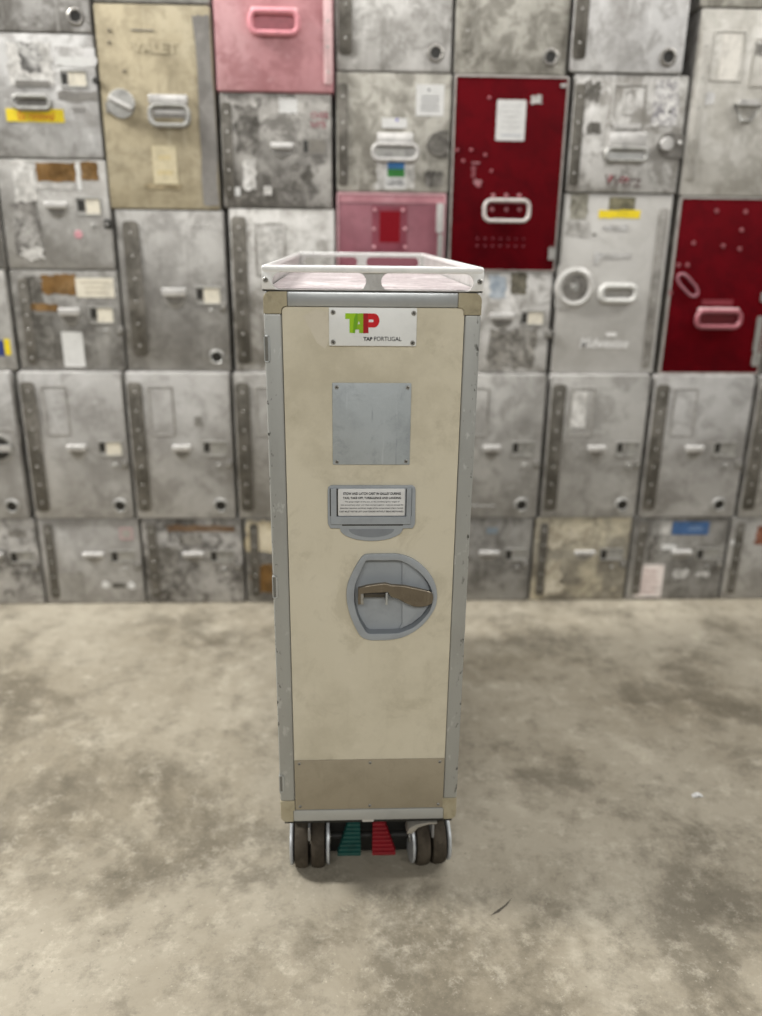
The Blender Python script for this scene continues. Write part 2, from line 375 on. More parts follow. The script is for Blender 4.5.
tall(-.663, -.368, 'tall grey container with a dark smudge above its latch, second row from the floor', CLEAN, (-0.5451, 0.4934)[0], (-0.4111, 0.3264)[0], card=M_SILVER).plate((-0.4761, -0.4502, 0.5624, 0.5891), DULL, 'smudge', jag=.006)
tall(-.360, -.063, 'tall grey container partly hidden behind the left side of the trolley', CLEAN2, None)
tall(-.055, .236, 'tall grey container hidden straight behind the trolley', CLEAN2)
b = tall(.244, .542, 'tall grey container partly hidden behind the right side of the trolley', CLEAN2, (0.3604, 0.5006)[0], (0.4923, 0.3279)[0], card=M_SILVER); b.lines((.30, .43, .317, .323), M_WHITE, 1)
b = tall(.553, .846, 'tall grey container under the smooth light grey one with the yellow label', CLEAN2, (0.6737, 0.5010)[0], (0.8020, 0.3274)[0], card=M_SILVER); b.plate((0.6154, 0.6631, 0.5591, 0.6666), M_RESL, 'label_residue', jag=.003)
tall(.857, 1.156, 'tall pale grey container under the right dark red container', CLEAN, (0.9692, 0.5014)[0], (1.1025, 0.3268)[0], card=M_SILVER)
tall(1.168, 1.46, 'tall grey container cut off by the right photo edge in the second row up', CLEAN2)

# left stacks above -----------------------------------------------------------------
b = Box(-1.262, -.962, .718, .992, 'grey container with a yellow and blue sticker at the left photo edge', CLEAN2)
b.plate((-1.0359, -0.9907, 0.7583, 0.8025), plain('2a3a78', .5), 'blue_sticker'); b.plate((-0.9903, -0.9739, 0.7613, 0.8055), M_YELLOW, 'yellow_sticker'); b.strip(-1.23, .735, .975)
Box(-1.26, -.958, .992, 1.27, 'plain dark grey container sliver at the left photo edge, fourth row up', DULL)
b = Box(-.952, -.661, .718, .992, 'grey container with a brown torn patch, white card and white paper below its latch', DULL)
b.strip(-.918, .735, .968, .028); b.plate((-0.8667, -0.7752, 0.9282, 0.9784), M_BROWN, 'torn_patch', jag=.004); b.plate((-0.9282, -0.8306, 0.8823, 0.9037), M_BROWN, 'torn_patch', jag=.004); b.plate((-0.9142, -0.8685, 0.9009, 0.9751), M_RES, 'label_residue', jag=.004)
b.plate((-0.7761, -0.6733, 0.9198, 0.9714), M_CREAM, 'paper_label'); b.lines((-0.7652, -0.6814, 0.9264, 0.9662), plain('b7ae9c', .6), 3)
b.window((-0.7427, -0.7263, 0.8645, 0.8889), (-0.7253, -0.6829, 0.8539, 0.8918)); b.paddle((-0.8283, -0.7710, 0.8423, 0.8910)); b.plate((-0.8302, -0.7722, 0.7287, 0.8260), M_WHITE, 'paper_sheet'); b.plate((-0.9165, -0.8534, 0.7507, 0.8769), worn('7b7974', '4c4944', '98958f', .7, .3, 26, .6, .2), 'label_residue', jag=.005); b.knob((-0.7063, 0.8293), .006); b.tab((-0.6650, 0.8296))
b = Box(-.950, -.664, .992, 1.27, 'grey container with two brown tape strips and a pink dot, fourth up its left stack', CLEAN2)
b.plate((-0.8462, -0.7442, 1.2149, 1.2598), M_BROWN, 'brown_tape', jag=.002); b.plate((-0.7310, -0.6869, 1.2198, 1.2635), M_BROWN, 'brown_tape', jag=.002); b.plate((-0.7441, -0.7337, 1.1949, 1.2607), M_WHITE, 'label_residue', jag=.002); b.plate((-0.9125, -0.8531, 1.1608, 1.2633), M_RESL, 'label_residue', jag=.007); b.plate((-0.8465, -0.7479, 1.1965, 1.2113), M_RESL, 'label_residue', jag=.002)
b.paddle((-0.8329, -0.7727, 1.1245, 1.1645)); b.window((-0.7479, -0.7295, 1.1429, 1.1703), (-0.7272, -0.6904, 1.1358, 1.1731)); b.knob((-0.7112, 1.1056), .006); b.knob((-0.7544, 1.0835), .011, plain('d59aa3', .6), .001, 'pink_dot'); b.tab((-0.6710, 1.1111), M_DARK)
b.plate((-0.9227, -0.8543, 1.0320, 1.1609), worn('8a8783', '4f4c48', 'b9b7b3', .8, .5, 22, .6, .2), 'label_residue', jag=.007); b.plate((-0.9099, -0.8515, 1.0193, 1.0476), M_RESL, 'label_residue', jag=.006)
b = Box(-.955, -.668, 1.27, 1.559, 'pale silver container with a yellow tape strip carrying red handwriting', worn('aeadab', '7d7a76', 'd0cfcd', .5, .5, 7))
b.plate((-0.8852, -0.7761, 1.4437, 1.5379), M_RESL, 'label_residue', jag=.007); b.plate((-0.8562, -0.8043, 1.4709, 1.5379), worn('8c8a88', '4f4d4b', 'c9c8c5', .8, .6, 30, .6, .2), 'label_residue', jag=.006); b.plate((-0.7695, -0.6652, 1.4866, 1.5290), PALE2, 'white_patch', jag=.004); b.plate((-0.7658, -0.6763, 1.4865, 1.5067), M_WHITE, 'white_patch', jag=.003)
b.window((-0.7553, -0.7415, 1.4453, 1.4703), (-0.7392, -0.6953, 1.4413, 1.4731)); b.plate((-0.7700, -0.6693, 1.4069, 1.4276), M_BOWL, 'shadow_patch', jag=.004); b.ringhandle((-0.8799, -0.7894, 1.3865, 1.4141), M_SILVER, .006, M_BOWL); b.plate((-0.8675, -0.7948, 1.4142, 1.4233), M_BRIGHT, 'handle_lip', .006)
b.plate((-0.9052, -0.7599, 1.3563, 1.3866), M_YELLOW, 'yellow_tape', jag=.001); b.text('Ex renewal', (-0.8763, -0.7828, 1.3610, 1.3808), plain('d0701c', .6), .012, 'red_handwriting', .15); b.lines((-0.7408, -0.7028, 1.3792, 1.3931), M_BOWL, 2); b.knob((-0.6706, 1.4547), .008, M_DARK); b.plate((-0.8717, -0.7867, 1.4370, 1.4507), M_BOWL, 'label_ledge', .004)
b = Box(-.955, -.670, 1.559, 1.85, 'scuffed silver container with a black round vent in the top left photo corner', worn('a5a3a0', '6b6863', 'd0cecb', .7, .5, 10)); b.vent((-0.7061, 1.5950), .019, False)
b = Box(-.655, -.365, .718, 1.149, 'tall dark grey aluminium container with a riveted hinge strip, left of the trolley top', worn('95938f', '6a6763', 'b4b2ae', .5, .25, 7, .42, .4), 0, 'tall_galley_container', strip=None)
b.strip(-.615, .76, 1.12, .044, None, 6); b.paddle((-0.5422, -0.4765, 0.8934, 0.9471)); b.window((-0.4485, -0.4320, 0.9183, 0.9450), (-0.4295, -0.3856, 0.9078, 0.9480), M_CREAM); b.knob((-0.4113, 0.8862), .006); b.vent((-0.4029, 0.7592), .020); b.tab((-0.3762, 0.8973)); b.lines((-.46, -.405, 1.105, 1.112), M_RESL, 1)
b = Box(-.663, -.372, 1.149, 1.628, 'tall beige painted container with a round dial and a white bracket handle', BEIGE, 0, 'tall_galley_container', shell=worn('8f8b85', '5d5a55', 'b5b1a8', .5, .3, 9))
b.plate((-0.4165, -0.3773, 1.1597, 1.6040), worn('85827e', '65625e', '9c9995', .4, .3, 10, .5, .35), 'hinge_plate', .002, jag=.004)
b.rivets([(-0.3859, 1.3873), (-0.3845, 1.3213), (-0.3831, 1.2514), (-0.3827, 1.1850), (-0.3880, 1.5065), (-0.3881, 1.4611)])
b.knob((-0.6115, 1.4020), .035, M_SILVER, .006, 'dial'); 
q = (-0.6115, 1.4020); mb = MB(); 
a = -.45; ux, uz = math.cos(a)*.031, math.sin(a)*.031; nx, nz = -math.sin(a)*.006, math.cos(a)*.006
mb.prism([(b.X(q[0])+sx*ux+sn*nx, b.Z(q[1])+sx*uz+sn*nz) for sx, sn in ((-1, -1), (1, -1), (1, 1), (-1, 1))], b.f-.016, b.f-.005, M_BRIGHT, .002); mb.build('dial_bar', b.door)
b.plate((-0.6515, -0.6363, 1.3805, 1.4060), M_BOWL, 'dial_strike', .004)
b.ringhandle((-0.5388, -0.4416, 1.3527, 1.3995), M_SILVER, .0065, M_BOWL, (-0.5409, -0.4417, 1.4029, 1.4249)); b.plate((-0.5304, -0.4487, 1.3808, 1.3902), M_BRIGHT, 'handle_lip', .004); b.plate((-0.5294, -0.4551, 1.3597, 1.3715), BEIGE, 'handle_lip', .003)
b.plate((-0.5429, -0.4804, 1.2128, 1.3050), plain('c6bb9c', .6), 'cream_paper'); b.lines((-0.5325, -0.4908, 1.2226, 1.2954), plain('c4b58c', .6), 2); b.text('VALET', (-0.5762, -0.4615, 1.5196, 1.5441), plain('b9ae93', .6), .02, 'raised_lettering', 0, .003); b.rivets([(-0.5983, 1.4776), (-0.6272, 1.5683), (-0.6297, 1.5418)], .004, plain('6f6657', .6)); b.lines((-0.5753, -0.5159, 1.5667, 1.5733), M_BOWL, 1, 'scratch_mark')
b.plate((-0.5654, -0.4710, 1.2004, 1.2103), worn('9d9075', '6d624c', 'b5a98c', .6, .3, 30, .7, 0), 'label_residue', jag=.003)
Box(-.66, -.372, 1.628, 1.9, 'grey container bottom edge at the top photo edge, above the beige container', DULL)
# stacks behind the trolley ------------------------------------------------------------
b = Box(-.353, -.066, .718, 1.156, 'tall pale silver container half hidden behind the trolley, below the stained grey one', PALE, 0, 'tall_galley_container')
b.strip(-.326, .74, 1.135, .040, None, 7); b.relief((-.285, -.20, .98, 1.12)); b.plate((-.275, -.21, .99, 1.11), M_RESL, 'label_residue', jag=.003); b.vent((-.11, .77)); b.paddle((-.20, -.14, .9, .945))
b = Box(-.363, -.073, 1.156, 1.435, 'stained dark grey container with faded red lettering, under the pink container', worn('96938e', '55524d', 'bdbab4', .75, .4, 9))
b.strip(-.345, 1.18, 1.41, .026, M_STRIP, 5); b.plate((-0.2093, -0.1629, 1.3884, 1.4234), M_WHITE, 'white_sticker', jag=.002); b.text('OVER\nNITE', (-0.1274, -0.0806, 1.3544, 1.3922), plain('94505a', .6), .01, 'red_lettering'); b.paddle((-0.2334, -0.1731, 1.2784, 1.3170)); b.plate((-0.1520, -0.0864, 1.2894, 1.3303), M_BOWL, 'card_frame', .003); b.plate((-0.1480, -0.1362, 1.2951, 1.3240), M_DARK, 'lock_slot', .0036); b.plate((-0.1323, -0.0904, 1.2944, 1.3257), plain('77736b', .5), 'route_card', .0036)
b.plate((-0.3223, -0.2602, 1.2915, 1.4053), worn('817e79', '45423d', 'a5a29c', .8, .3, 22, .6, .2), 'label_residue', jag=.008); b.plate((-0.3372, -0.3187, 1.1857, 1.2081), M_WHITE, 'white_sticker', jag=.002); b.plate((-0.2550, -0.2338, 1.1894, 1.2117), M_RESL, 'white_sticker', jag=.002); b.plate((-0.3064, -0.2748, 1.2011, 1.2747), M_RESL, 'label_residue', jag=.004); b.plate((-0.1852, -0.1270, 1.2030, 1.2645), M_RES, 'label_residue', jag=.007)
b = Box(-.366, -.068, 1.435, 1.75, 'pink painted container with a rounded pink bail handle', PINK, -.006, shell=worn('c27f88', '8a5a60', 'dfaab0', .5, .3, 8, .5, .1))
b.ringhandle((-0.2739, -0.1564, 1.5668, 1.6142), plain('d78f98', .4), .007, plain('b46c76', .5), (-0.2729, -0.1559, 1.6076, 1.6229), plain('e6b3b8', .4)); b.strip((-0.0815, 1.5573)[0], 1.455, 1.74, .022, plain('d8b5b6', .5), 5)
tall_rose = Box(-.062, .234, .718, 1.2, 'tall rose red container with a dark red centre label, behind the trolley top rail', ROSE, 0, 'tall_galley_container', trim=plain('cfa3a8', .4, .2), shell=worn('b98f94', '8a5a60', 'd5b5b8', .4, .3, 8, .4, .2))
b = tall_rose; b.plate((0.0336, 0.1289, 1.0506, 1.1662), worn('803c49', '6c2f3b', '94525f', .4, .2, 9, .35, .1), 'label_frame', .0004); b.plate((0.0539, 0.1097, 1.0728, 1.1535), plain('7a0012', .5, 0, .05, 40, 'dark_red_film', .15), 'dark_red_label'); b.rivets([(0.0413, 1.1555), (0.1170, 1.1565), (0.0391, 1.1071), (0.1235, 1.1081), (0.0395, 1.0606), (0.1245, 1.0615)], .005, plain('c08890', .4))
b.plate((0.2085, 0.2262, 1.0990, 1.1755), M_BRIGHT, 'hinge_clip', .008, .006); b.plate((0.2139, 0.2263, 1.0232, 1.0964), M_SILVER, 'hinge_clip', .008, .006); b.plate((-0.0529, 0.2326, 1.1738, 1.1914), worn('b07a82', '96606a', 'c79aa0', .4, .4, 9, .4, .1), 'top_band', .0005)
b = Box(-.062, .239, 1.2, 1.488, 'grey container with a blue and green square sticker below its white handle', TAN)
b.strip((-0.0443, 1.3435)[0], 1.215, 1.46, .026, M_STRIP, 4); b.plate((0.1453, 0.2182, 1.3877, 1.4613), M_WHITE, 'white_notice'); b.lines((0.1559, 0.2081, 1.3971, 1.4370), M_PRINT, 5); b.knob((0.1784, 1.4486), .005, M_PRINT, .0012, 'printed_badge')
b.ringhandle((0.0347, 0.1512, 1.2805, 1.3169), M_BRIGHT, .0058, M_SILVER, (0.0449, 0.1398, 1.3121, 1.3457)); b.plate((0.0576, 0.1231, 1.3576, 1.3814), M_WHITE, 'small_label'); b.knob((0.0967, 1.3767), .005, plain('5a4fb0', .6), .0012, 'purple_mark')
b.plate((0.0432, 0.1473, 1.2090, 1.2732), M_RESL, 'sticker_residue', jag=.006); b.plate((0.0671, 0.1232, 1.2090, 1.2805), M_WHITE, 'white_sticker', .0011); b.plate((0.0734, 0.1186, 1.2585, 1.2805), plain('1f6fae', .5), 'blue_square', .0016); b.plate((0.0737, 0.1191, 1.2388, 1.2585), plain('14791d', .5), 'green_square', .0016); b.text('LEVEL', (0.0728, 0.1209, 1.2177, 1.2314), M_PRINT, .02, 'lettering', 0, .0016)
b.knob((0.2063, 1.3199), .030, worn('5f5c56', '403d39', '87847e', .5, .4, 20, .5, .3), .006, 'turn_latch'); b.rivets([(0.2323, 1.3312), (0.2334, 1.3034)], .0055); b.plate((0.2063, 0.2328, 1.2873, 1.3526), worn('5f5c56', '403d39', '87847e', .5, .3, 20, .5, .3), 'latch_plate', .004); b.plate((0.1770, 0.2253, 1.2180, 1.2551), M_RES, 'label_residue', jag=.006)
b = Box(-.060, .234, 1.488, 1.93, 'pale scuffed silver container with a black round vent, right of the pink one', worn('b9b7b3', '807d78', 'd8d6d3', .6, .5, 8), 0, 'tall_galley_container')
b.strip((-0.0372, 1.5849)[0], 1.525, 1.9, .034, M_STRIP, 5); b.vent((0.1929, 1.5325), .019, False)
b = Box(.247, .542, .718, .999, 'white smeared container under the tall dark red one with the white label', PALE)
b.window((0.4608, 0.4750, 0.8602, 0.8879), (0.4779, 0.5208, 0.8577, 0.8909), M_CREAM); b.paddle((0.3670, 0.4384, 0.8458, 0.8874)); b.plate((0.4233, 0.4669, 0.9397, 0.9963), worn('6f6a5c', '3f3c33', '8f8a7c', .6, .4, 25, .6, .2), 'label_residue', jag=.002); b.plate((0.3713, 0.5070, 0.7327, 0.8460), worn('97938c', '56534d', 'b8b5b0', .8, .4, 24, .6, .2), 'label_residue', jag=.008); b.plate((0.3648, 0.4070, 0.9283, 0.9877), worn('a9b3bd', '7f8a96', 'c8ced3', .5, .4, 24, .6, .1), 'label_residue', jag=.006); b.tab((0.5415, 0.8300), M_BOWL)
b = Box(.243, .543, .999, 1.487, 'tall dark red container with a white label and a pale looped handle', RED, -.004, 'tall_galley_container', trim=plain('a9a49e', .4, .3, .2), shell=worn('8f8b86', '5d5a55', 'b5b1a8', .5, .3, 9))
b.plate((0.3570, 0.4337, 1.3314, 1.4291), M_WHITE, 'white_label', .0007, .004); b.lines((0.3671, 0.4226, 1.3579, 1.4197), plain('c3c3c2', .6), 5); b.lines((0.3644, 0.4309, 1.3363, 1.3531), plain('b9bcc0', .6), 1); b.plate((0.4461, 0.4724, 1.4208, 1.4396), M_RESL, 'scrape_mark', jag=.004)
b.ringhandle((0.3359, 0.4575, 1.1321, 1.1842), plain('c9c3bf', .4, .2), .0052, None); b.rivets([(0.3589, 1.1609), (0.3971, 1.1614), (0.4327, 1.1619), (0.3596, 1.1964), (0.3949, 1.1969), (0.4303, 1.1973)], .0055, plain('a0666c', .5)); b.plate((0.3495, 0.4394, 1.1766, 1.1880), plain('b06a72', .4), 'handle_bracket', .006)
b.rivets([(.3225+i*.0212, 1.086-dz) for i in range(7) for dz in (0, .019)], .0032, plain('74202e', .6)); b.rivets([(0.3356, 1.4327), (0.2945, 1.3080), (0.2744, 1.2808), (0.3325, 1.2964), (0.3507, 1.2574), (0.2572, 1.3074), (0.3177, 1.2196)], .0045, plain('9a5058', .6))
b.lines((0.2960, 0.3201, 1.2691, 1.2838), plain('a06a70', .6), 1, 'scrape_mark'); b.plate((0.2970, 0.3078, 1.2418, 1.2690), plain('7d3a42', .6), 'scrape_mark', jag=.003); b.plate((0.3065, 0.3254, 1.2196, 1.2345), plain('a87278', .6), 'scrape_mark', jag=.003); b.plate((0.5212, 0.5408, 1.0319, 1.0661), M_SILVER, 'corner_clip', .003, .004); b.plate((0.5197, 0.5354, 1.4596, 1.4689), M_SILVER, 'corner_clip', .002, .002)
b = Box(.240, .533, 1.487, 1.93, 'dull tan grey container with a round vent, on top of the tall dark red one', TAN, 0, 'tall_galley_container'); b.vent((0.4895, 1.5292), .019, False); b.strip(.272, 1.54, 1.9, .034, TAN, 4)
b = Box(.555, .856, .718, 1.206, 'tall smooth light grey container with a yellow label and round turn latch', GREY, 0, 'tall_galley_container')
b.strip(.833, .735, 1.17, .026, worn('8f8c87', '6a6762', 'b0ada8', .4, .3, 12, .5, .3), 8)
b.plate((0.6785, 0.7502, 1.1643, 1.1974), worn('77735f', '4f4c40', 'a09a80', .5, .4, 40, .7, 0), 'dark_label'); b.plate((0.6536, 0.7672, 1.1437, 1.1642), M_YELLOW, 'yellow_label', jag=.002); b.plate((0.5719, 0.6214, 1.1397, 1.2034), worn('8f8c80', '5d5a50', 'b5b2a8', .6, .4, 30, .7, 0), 'label_residue', jag=.003); b.plate((0.5660, 0.6325, 1.0957, 1.1320), PALE, 'label_residue', jag=.004)
b.plate((0.5509, 0.6189, 0.9027, 1.0191), GREY, 'latch_flange', .003, .008); q = (0.6035, 0.9588)
mb = MB(); mb.lathe([(.036, b.f+.001), (.038, b.f-.006), (.046, b.f-.010), (.056, b.f-.004), (.058, b.f+.001)], (b.X(q[0]), 0, b.Z(q[1])), 'y', plain('b5b3af', .4, .1, .05)); mb.build('latch_dish', b.door)
b.knob(q, .036, worn('77746f', '4c4945', '9f9c97', .5, .4, 25, .5, .3), .004, 'turn_latch'); b.knob(q, .011, M_SILVER, .010, 'latch_hub')
b.ringhandle((0.6775, 0.7746, 0.9245, 0.9640), plain('c6c5c1', .4, .1, .05), .009, plain('a5a29d', .5)); b.plate((0.6683, 0.7378, 1.1126, 1.1255), PALE2, 'label_residue', jag=.002); b.plate((0.6505, 0.7517, 1.0390, 1.0522), PALE2, 'label_residue', jag=.003); b.plate((0.6511, 0.6652, 1.0226, 1.0544), PALE2, 'label_residue', jag=.003)
b.text('Midwestee', (0.6319, 0.7730, 0.7915, 0.8198), plain('e2e1df', .5), .012, 'raised_lettering', .25, .0018); b.plate((0.7065, 0.7356, 0.8242, 0.8341), plain('e2e1df', .5), 'raised_swoosh', .001, jag=.001); b.knob((0.6449, 1.1014), .005, M_BOWL)
b = Box(.556, .859, 1.206, 1.495, 'worn silver container with red and black marker writing, above the smooth light grey one', PALE, -.004, rad=.007)
b.strip((0.5739, 1.3608)[0], 1.225, 1.47, .028, M_STRIP, 4); b.relief((0.6588, 0.7492, 1.3679, 1.4721)); b.relief((0.6871, 0.7190, 1.3990, 1.4580)); b.ringhandle((0.6550, 0.7633, 1.2874, 1.3169), M_SILVER, .006, M_WHITE, (0.6594, 0.7591, 1.3194, 1.3558)); b.plate((0.6693, 0.7416, 1.3654, 1.3775), M_BRIGHT, 'handle_lip', .005)
b.knob((0.8226, 1.3285), .030, worn('6f6c67', '4f4c48', '8c8984', .5, .3, 20, .5, .3), .003, 'latch_plate'); b.plate((0.8231, 0.8611, 1.2969, 1.3531), worn('6f6c67', '4f4c48', '8c8984', .5, .3, 20, .5, .3), 'latch_arm', .003); b.knob((0.8144, 1.3296), .017, M_BRIGHT, .014, 'turn_knob'); b.knob((0.8518, 1.3338), .006, M_BRIGHT, .006, 'rivet')
b.plate((0.7697, 0.8336, 1.3744, 1.4832), worn('cfcdca', '77747a', 'e2e1de', .8, .5, 34, .6, .1), 'speckled_label', jag=.004); b.knob((0.8151, 1.4081), .006, M_DARK, .001, 'ink_spot')
b.text('Wtrz', (0.6589, 0.7601, 1.2226, 1.2527), plain('6a5a58', .7), .0, 'marker_writing', .1); b.text('l o', (0.6692, 0.7238, 1.2350, 1.2525), plain('a8404a', .7), .0, 'red_marker_writing', .1, .0016)
b.plate((0.5865, 0.6260, 1.4329, 1.4750), M_RES, 'label_residue', jag=.008); b.plate((0.6002, 0.6350, 1.3519, 1.3784), M_RES, 'label_residue', jag=.005)
b = Box(.540, .836, 1.495, 1.93, 'white scuffed silver container with a dark round vent, right of the dull tan one', PALE2, -.008, 'tall_galley_container', rad=.010)
b.strip((0.5600, 1.5973)[0], 1.525, 1.9, .036, M_STRIP, 5); b.vent((0.7935, 1.5340), .020, False)
b = Box(.872, 1.168, .718, 1.202, 'tall dark red container with a latch scar and red handle at the right photo edge', RED, -.004, 'tall_galley_container', trim=plain('b5b1ab', .4, .3, .15), shell=worn('9d9994', '6d6a65', 'c0bcb5', .5, .3, 9))
b.ringhandle((0.9595, 1.0849, 0.8546, 0.8980), plain('9a5a62', .4, .1), .007, plain('5f0614', .5), (0.9621, 1.0783, 0.8910, 0.9077), plain('d3b0b2', .4)); b.plate((0.9705, 1.0602, 0.9146, 0.9298), plain('7d2833', .5), 'handle_plate', .002)
q = (0.9221, 0.9686); mb = MB(); pts = []
for k in range(24):
    a = 2*PI*k/24; ux, uz = .026*math.cos(a)+(.014 if math.cos(a) > 0 else -.014), .014*math.sin(a); ca, sa = math.cos(-.75), math.sin(-.75); pts.append((b.X(q[0])+ux*ca-uz*sa, b.f-.005, b.Z(q[1])+ux*sa+uz*ca))
mb.tube(pts, .004, plain('96606a', .4), True); mb.build('latch_loop', b.door)
b.rivets([(0.9776, 1.1651), (1.0591, 1.1636), (1.0554, 1.1168), (0.9251, 1.0812), (1.0096, 1.0742), (0.8906, 1.0223), (0.9162, 1.0226), (0.8777, 0.9464), (1.0577, 1.0668)], .006, plain('8a4a50', .5)); b.plate((1.1387, 1.1564, 0.7829, 0.8850), M_SILVER, 'hinge_clip', .003, .006); b.plate((1.1416, 1.1624, 0.7423, 0.7829), M_SILVER, 'hinge_clip', .004, .008); b.plate((1.1391, 1.1507, 0.9240, 0.9516), M_SILVER, 'hinge_clip', .003, .004)
b = Box(.868, 1.170, 1.202, 1.650, 'tall pale grey container with a triangular latch and cream paper, at the top right', worn('bfbcb5', '918d84', 'd8d6d1', .5, .45, 7), 0, 'tall_galley_container', rad=.007)
b.relief((0.9085, 0.9981, 1.4816, 1.6007)); b.plate((0.9351, 0.9852, 1.4864, 1.5919), plain('dbd7cf', .6), 'paper_sheet'); b.relief((1.0165, 1.0802, 1.4693, 1.5846)); b.plate((1.0192, 1.0456, 1.5456, 1.5730), M_RES, 'label_residue', jag=.006); b.plate((0.9069, 0.9310, 1.4266, 1.4573), PALE2, 'label_residue', jag=.003); b.strip(.892, 1.24, 1.60, .03, worn('b3b0a9', '8a867e', 'cac7c1', .4, .3, 9), 5)
q = (1.0219, 1.4116); mb = MB(); X, Z = b.X(q[0]), b.Z(q[1])
mb.tube([(X-.036, b.f-.006, Z+.016), (X+.036, b.f-.006, Z+.016), (X+.012, b.f-.006, Z-.022), (X-.012, b.f-.006, Z-.022)], .005, M_SILVER, True); mb.build('triangle_latch', b.door); b.plate((0.9969, 1.0480, 1.4260, 1.4402), M_BRIGHT, 'latch_handle', .012)
Box(.862, 1.165, 1.650, 1.95, 'grey container edge at the top right photo corner', TAN)
Box(1.178, 1.47, .718, 1.2, 'grey container sliver beside the right dark red container, at the photo edge', CLEAN2, 0, 'tall_galley_container')

# paper scrap on the floor
q = (0.6862, 0.2181)
mb = MB(); mb.faces_from([(-.011, -.005, 0), (0, -.006, .004), (.012, -.004, .0005), (.010, .005, .001), (.001, .006, .005), (-.010, .004, .0005)], [(0, 1, 4, 5), (1, 2, 3, 4)], M_WHITE)
sc = mb.build('paper_scrap'); sc.location = (q[0], q[1], .0003); sc['label'] = 'tiny white scrap of paper on the concrete right of the trolley'; sc['category'] = 'litter'

# ------------------------------------------------------------------ the service trolley
ZB, ZT, ZR, D, HW = .1385, 1.0165, 1.051, .865, .150
ALUF = worn('a9aaa7', '6b6b68', 'cfd0ce', .3, .3, 10, .38, .55, .1, 'edge_aluminium')
def stile_material():
    s = NT('chipped_aluminium'); b, d, l = lin('a4a5a1'), lin('55544f'), lin('c6c7c4'); v = s.coords((1, 1, .5))
    c = s.mix(s.mul(s.noise(v, 9, 6, .6, .4, .7), .35), b, lin('85847f'))
    c = s.mix(s.mul(s.noise(v, 60, 5, .6, .60, .68), .5), c, l)
    tc = s.n('ShaderNodeTexCoord'); sp = s.n('ShaderNodeSeparateXYZ'); s.l(tc.outputs['Object'], sp.inputs[0])
    ab = s.n('ShaderNodeMath', operation='ABSOLUTE'); s.l(sp.outputs[0], ab.inputs[0])
    ed = s.n('ShaderNodeMapRange'); ed.inputs[1].default_value = .139; ed.inputs[2].default_value = .149; s.l(ab.outputs[0], ed.inputs[0])
    v2 = s.coords((1, 1, .45))
    c = s.mix(s.mul(s.noise(v2, 150, 3, .6, .60, .66), ed.outputs[0]), c, lin('34322d'))
    c = s.mix(s.mul(s.noise(v2, 170, 3, .6, .70, .75), .8), c, d)
    return s.done(c, .42, .35)
STILE = stile_material()
ALUB = worn('b3b6b6', '8f9192', 'cfd0d0', .2, .2, 7, .33, .6, .05, 'bright_aluminium')
BRACK = worn('a1987f', '6f6752', 'b9b19b', .5, .35, 22, .55, .1, .15, 'bracket_paint')
PANEL = worn('c9c2ae', 'a59d88', 'd3ccba', .5, .35, 5, .5, 0, .06, 'door_paint')
KICK = worn('988f7c', '7d7563', 'a89f8c', .3, .3, 9, .5, .15, .08, 'kick_plate_paint')
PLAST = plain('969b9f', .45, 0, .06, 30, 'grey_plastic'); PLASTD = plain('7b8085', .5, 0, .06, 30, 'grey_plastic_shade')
SCREW = plain('a5a39d', .35, .5, .2, 200); SCREWD = plain('3a3833', .5, .3)
t = empty('service_trolley', (0, 0, 0), 'tall narrow beige airline trolley with wheels and white top rail standing on concrete', 'trolley')
mb = MB(); mb.box(-HW+.004, HW-.004, .030, D-.012, ZB, ZT-.002, worn('b0aa9b', '8f8978', 'c4bfb2', .35, .3, 7, .5, .1, .1), .003); mb.build('body', t)
for sx in (-1, 1):
    mb = MB(); mb.box(*sorted((sx*(HW-.005), sx*(HW-.0005))), .05, D-.05, ZB+.03, ZT-.035, worn('b6ae9b', '8f8978', 'c4bfb2', .35, .3, 7, .5, .1, .1), .001); mb.build('side_panel', t)
for y0, y1 in ((D-.03, D),):
    mb = MB(); mb.prism(rrect(-HW, HW, ZB, ZT, .008), y0, y1, ALUF, .003); mb.build('rear_door', t)
for sx in (-1, 1):
    for z0, z1 in ((ZB, ZB+.03), (ZT-.033, ZT)):
        mb = MB(); mb.box(*sorted((sx*(HW-.02), sx*HW)), .028, D-.028, z0, z1, ALUB, .003); mb.build('edge_rail', t)
mb = MB(); mb.box(-HW+.01, HW-.01, .03, D-.03, ZT-.004, ZT, ALUB, .001); mb.build('top_sheet', t)
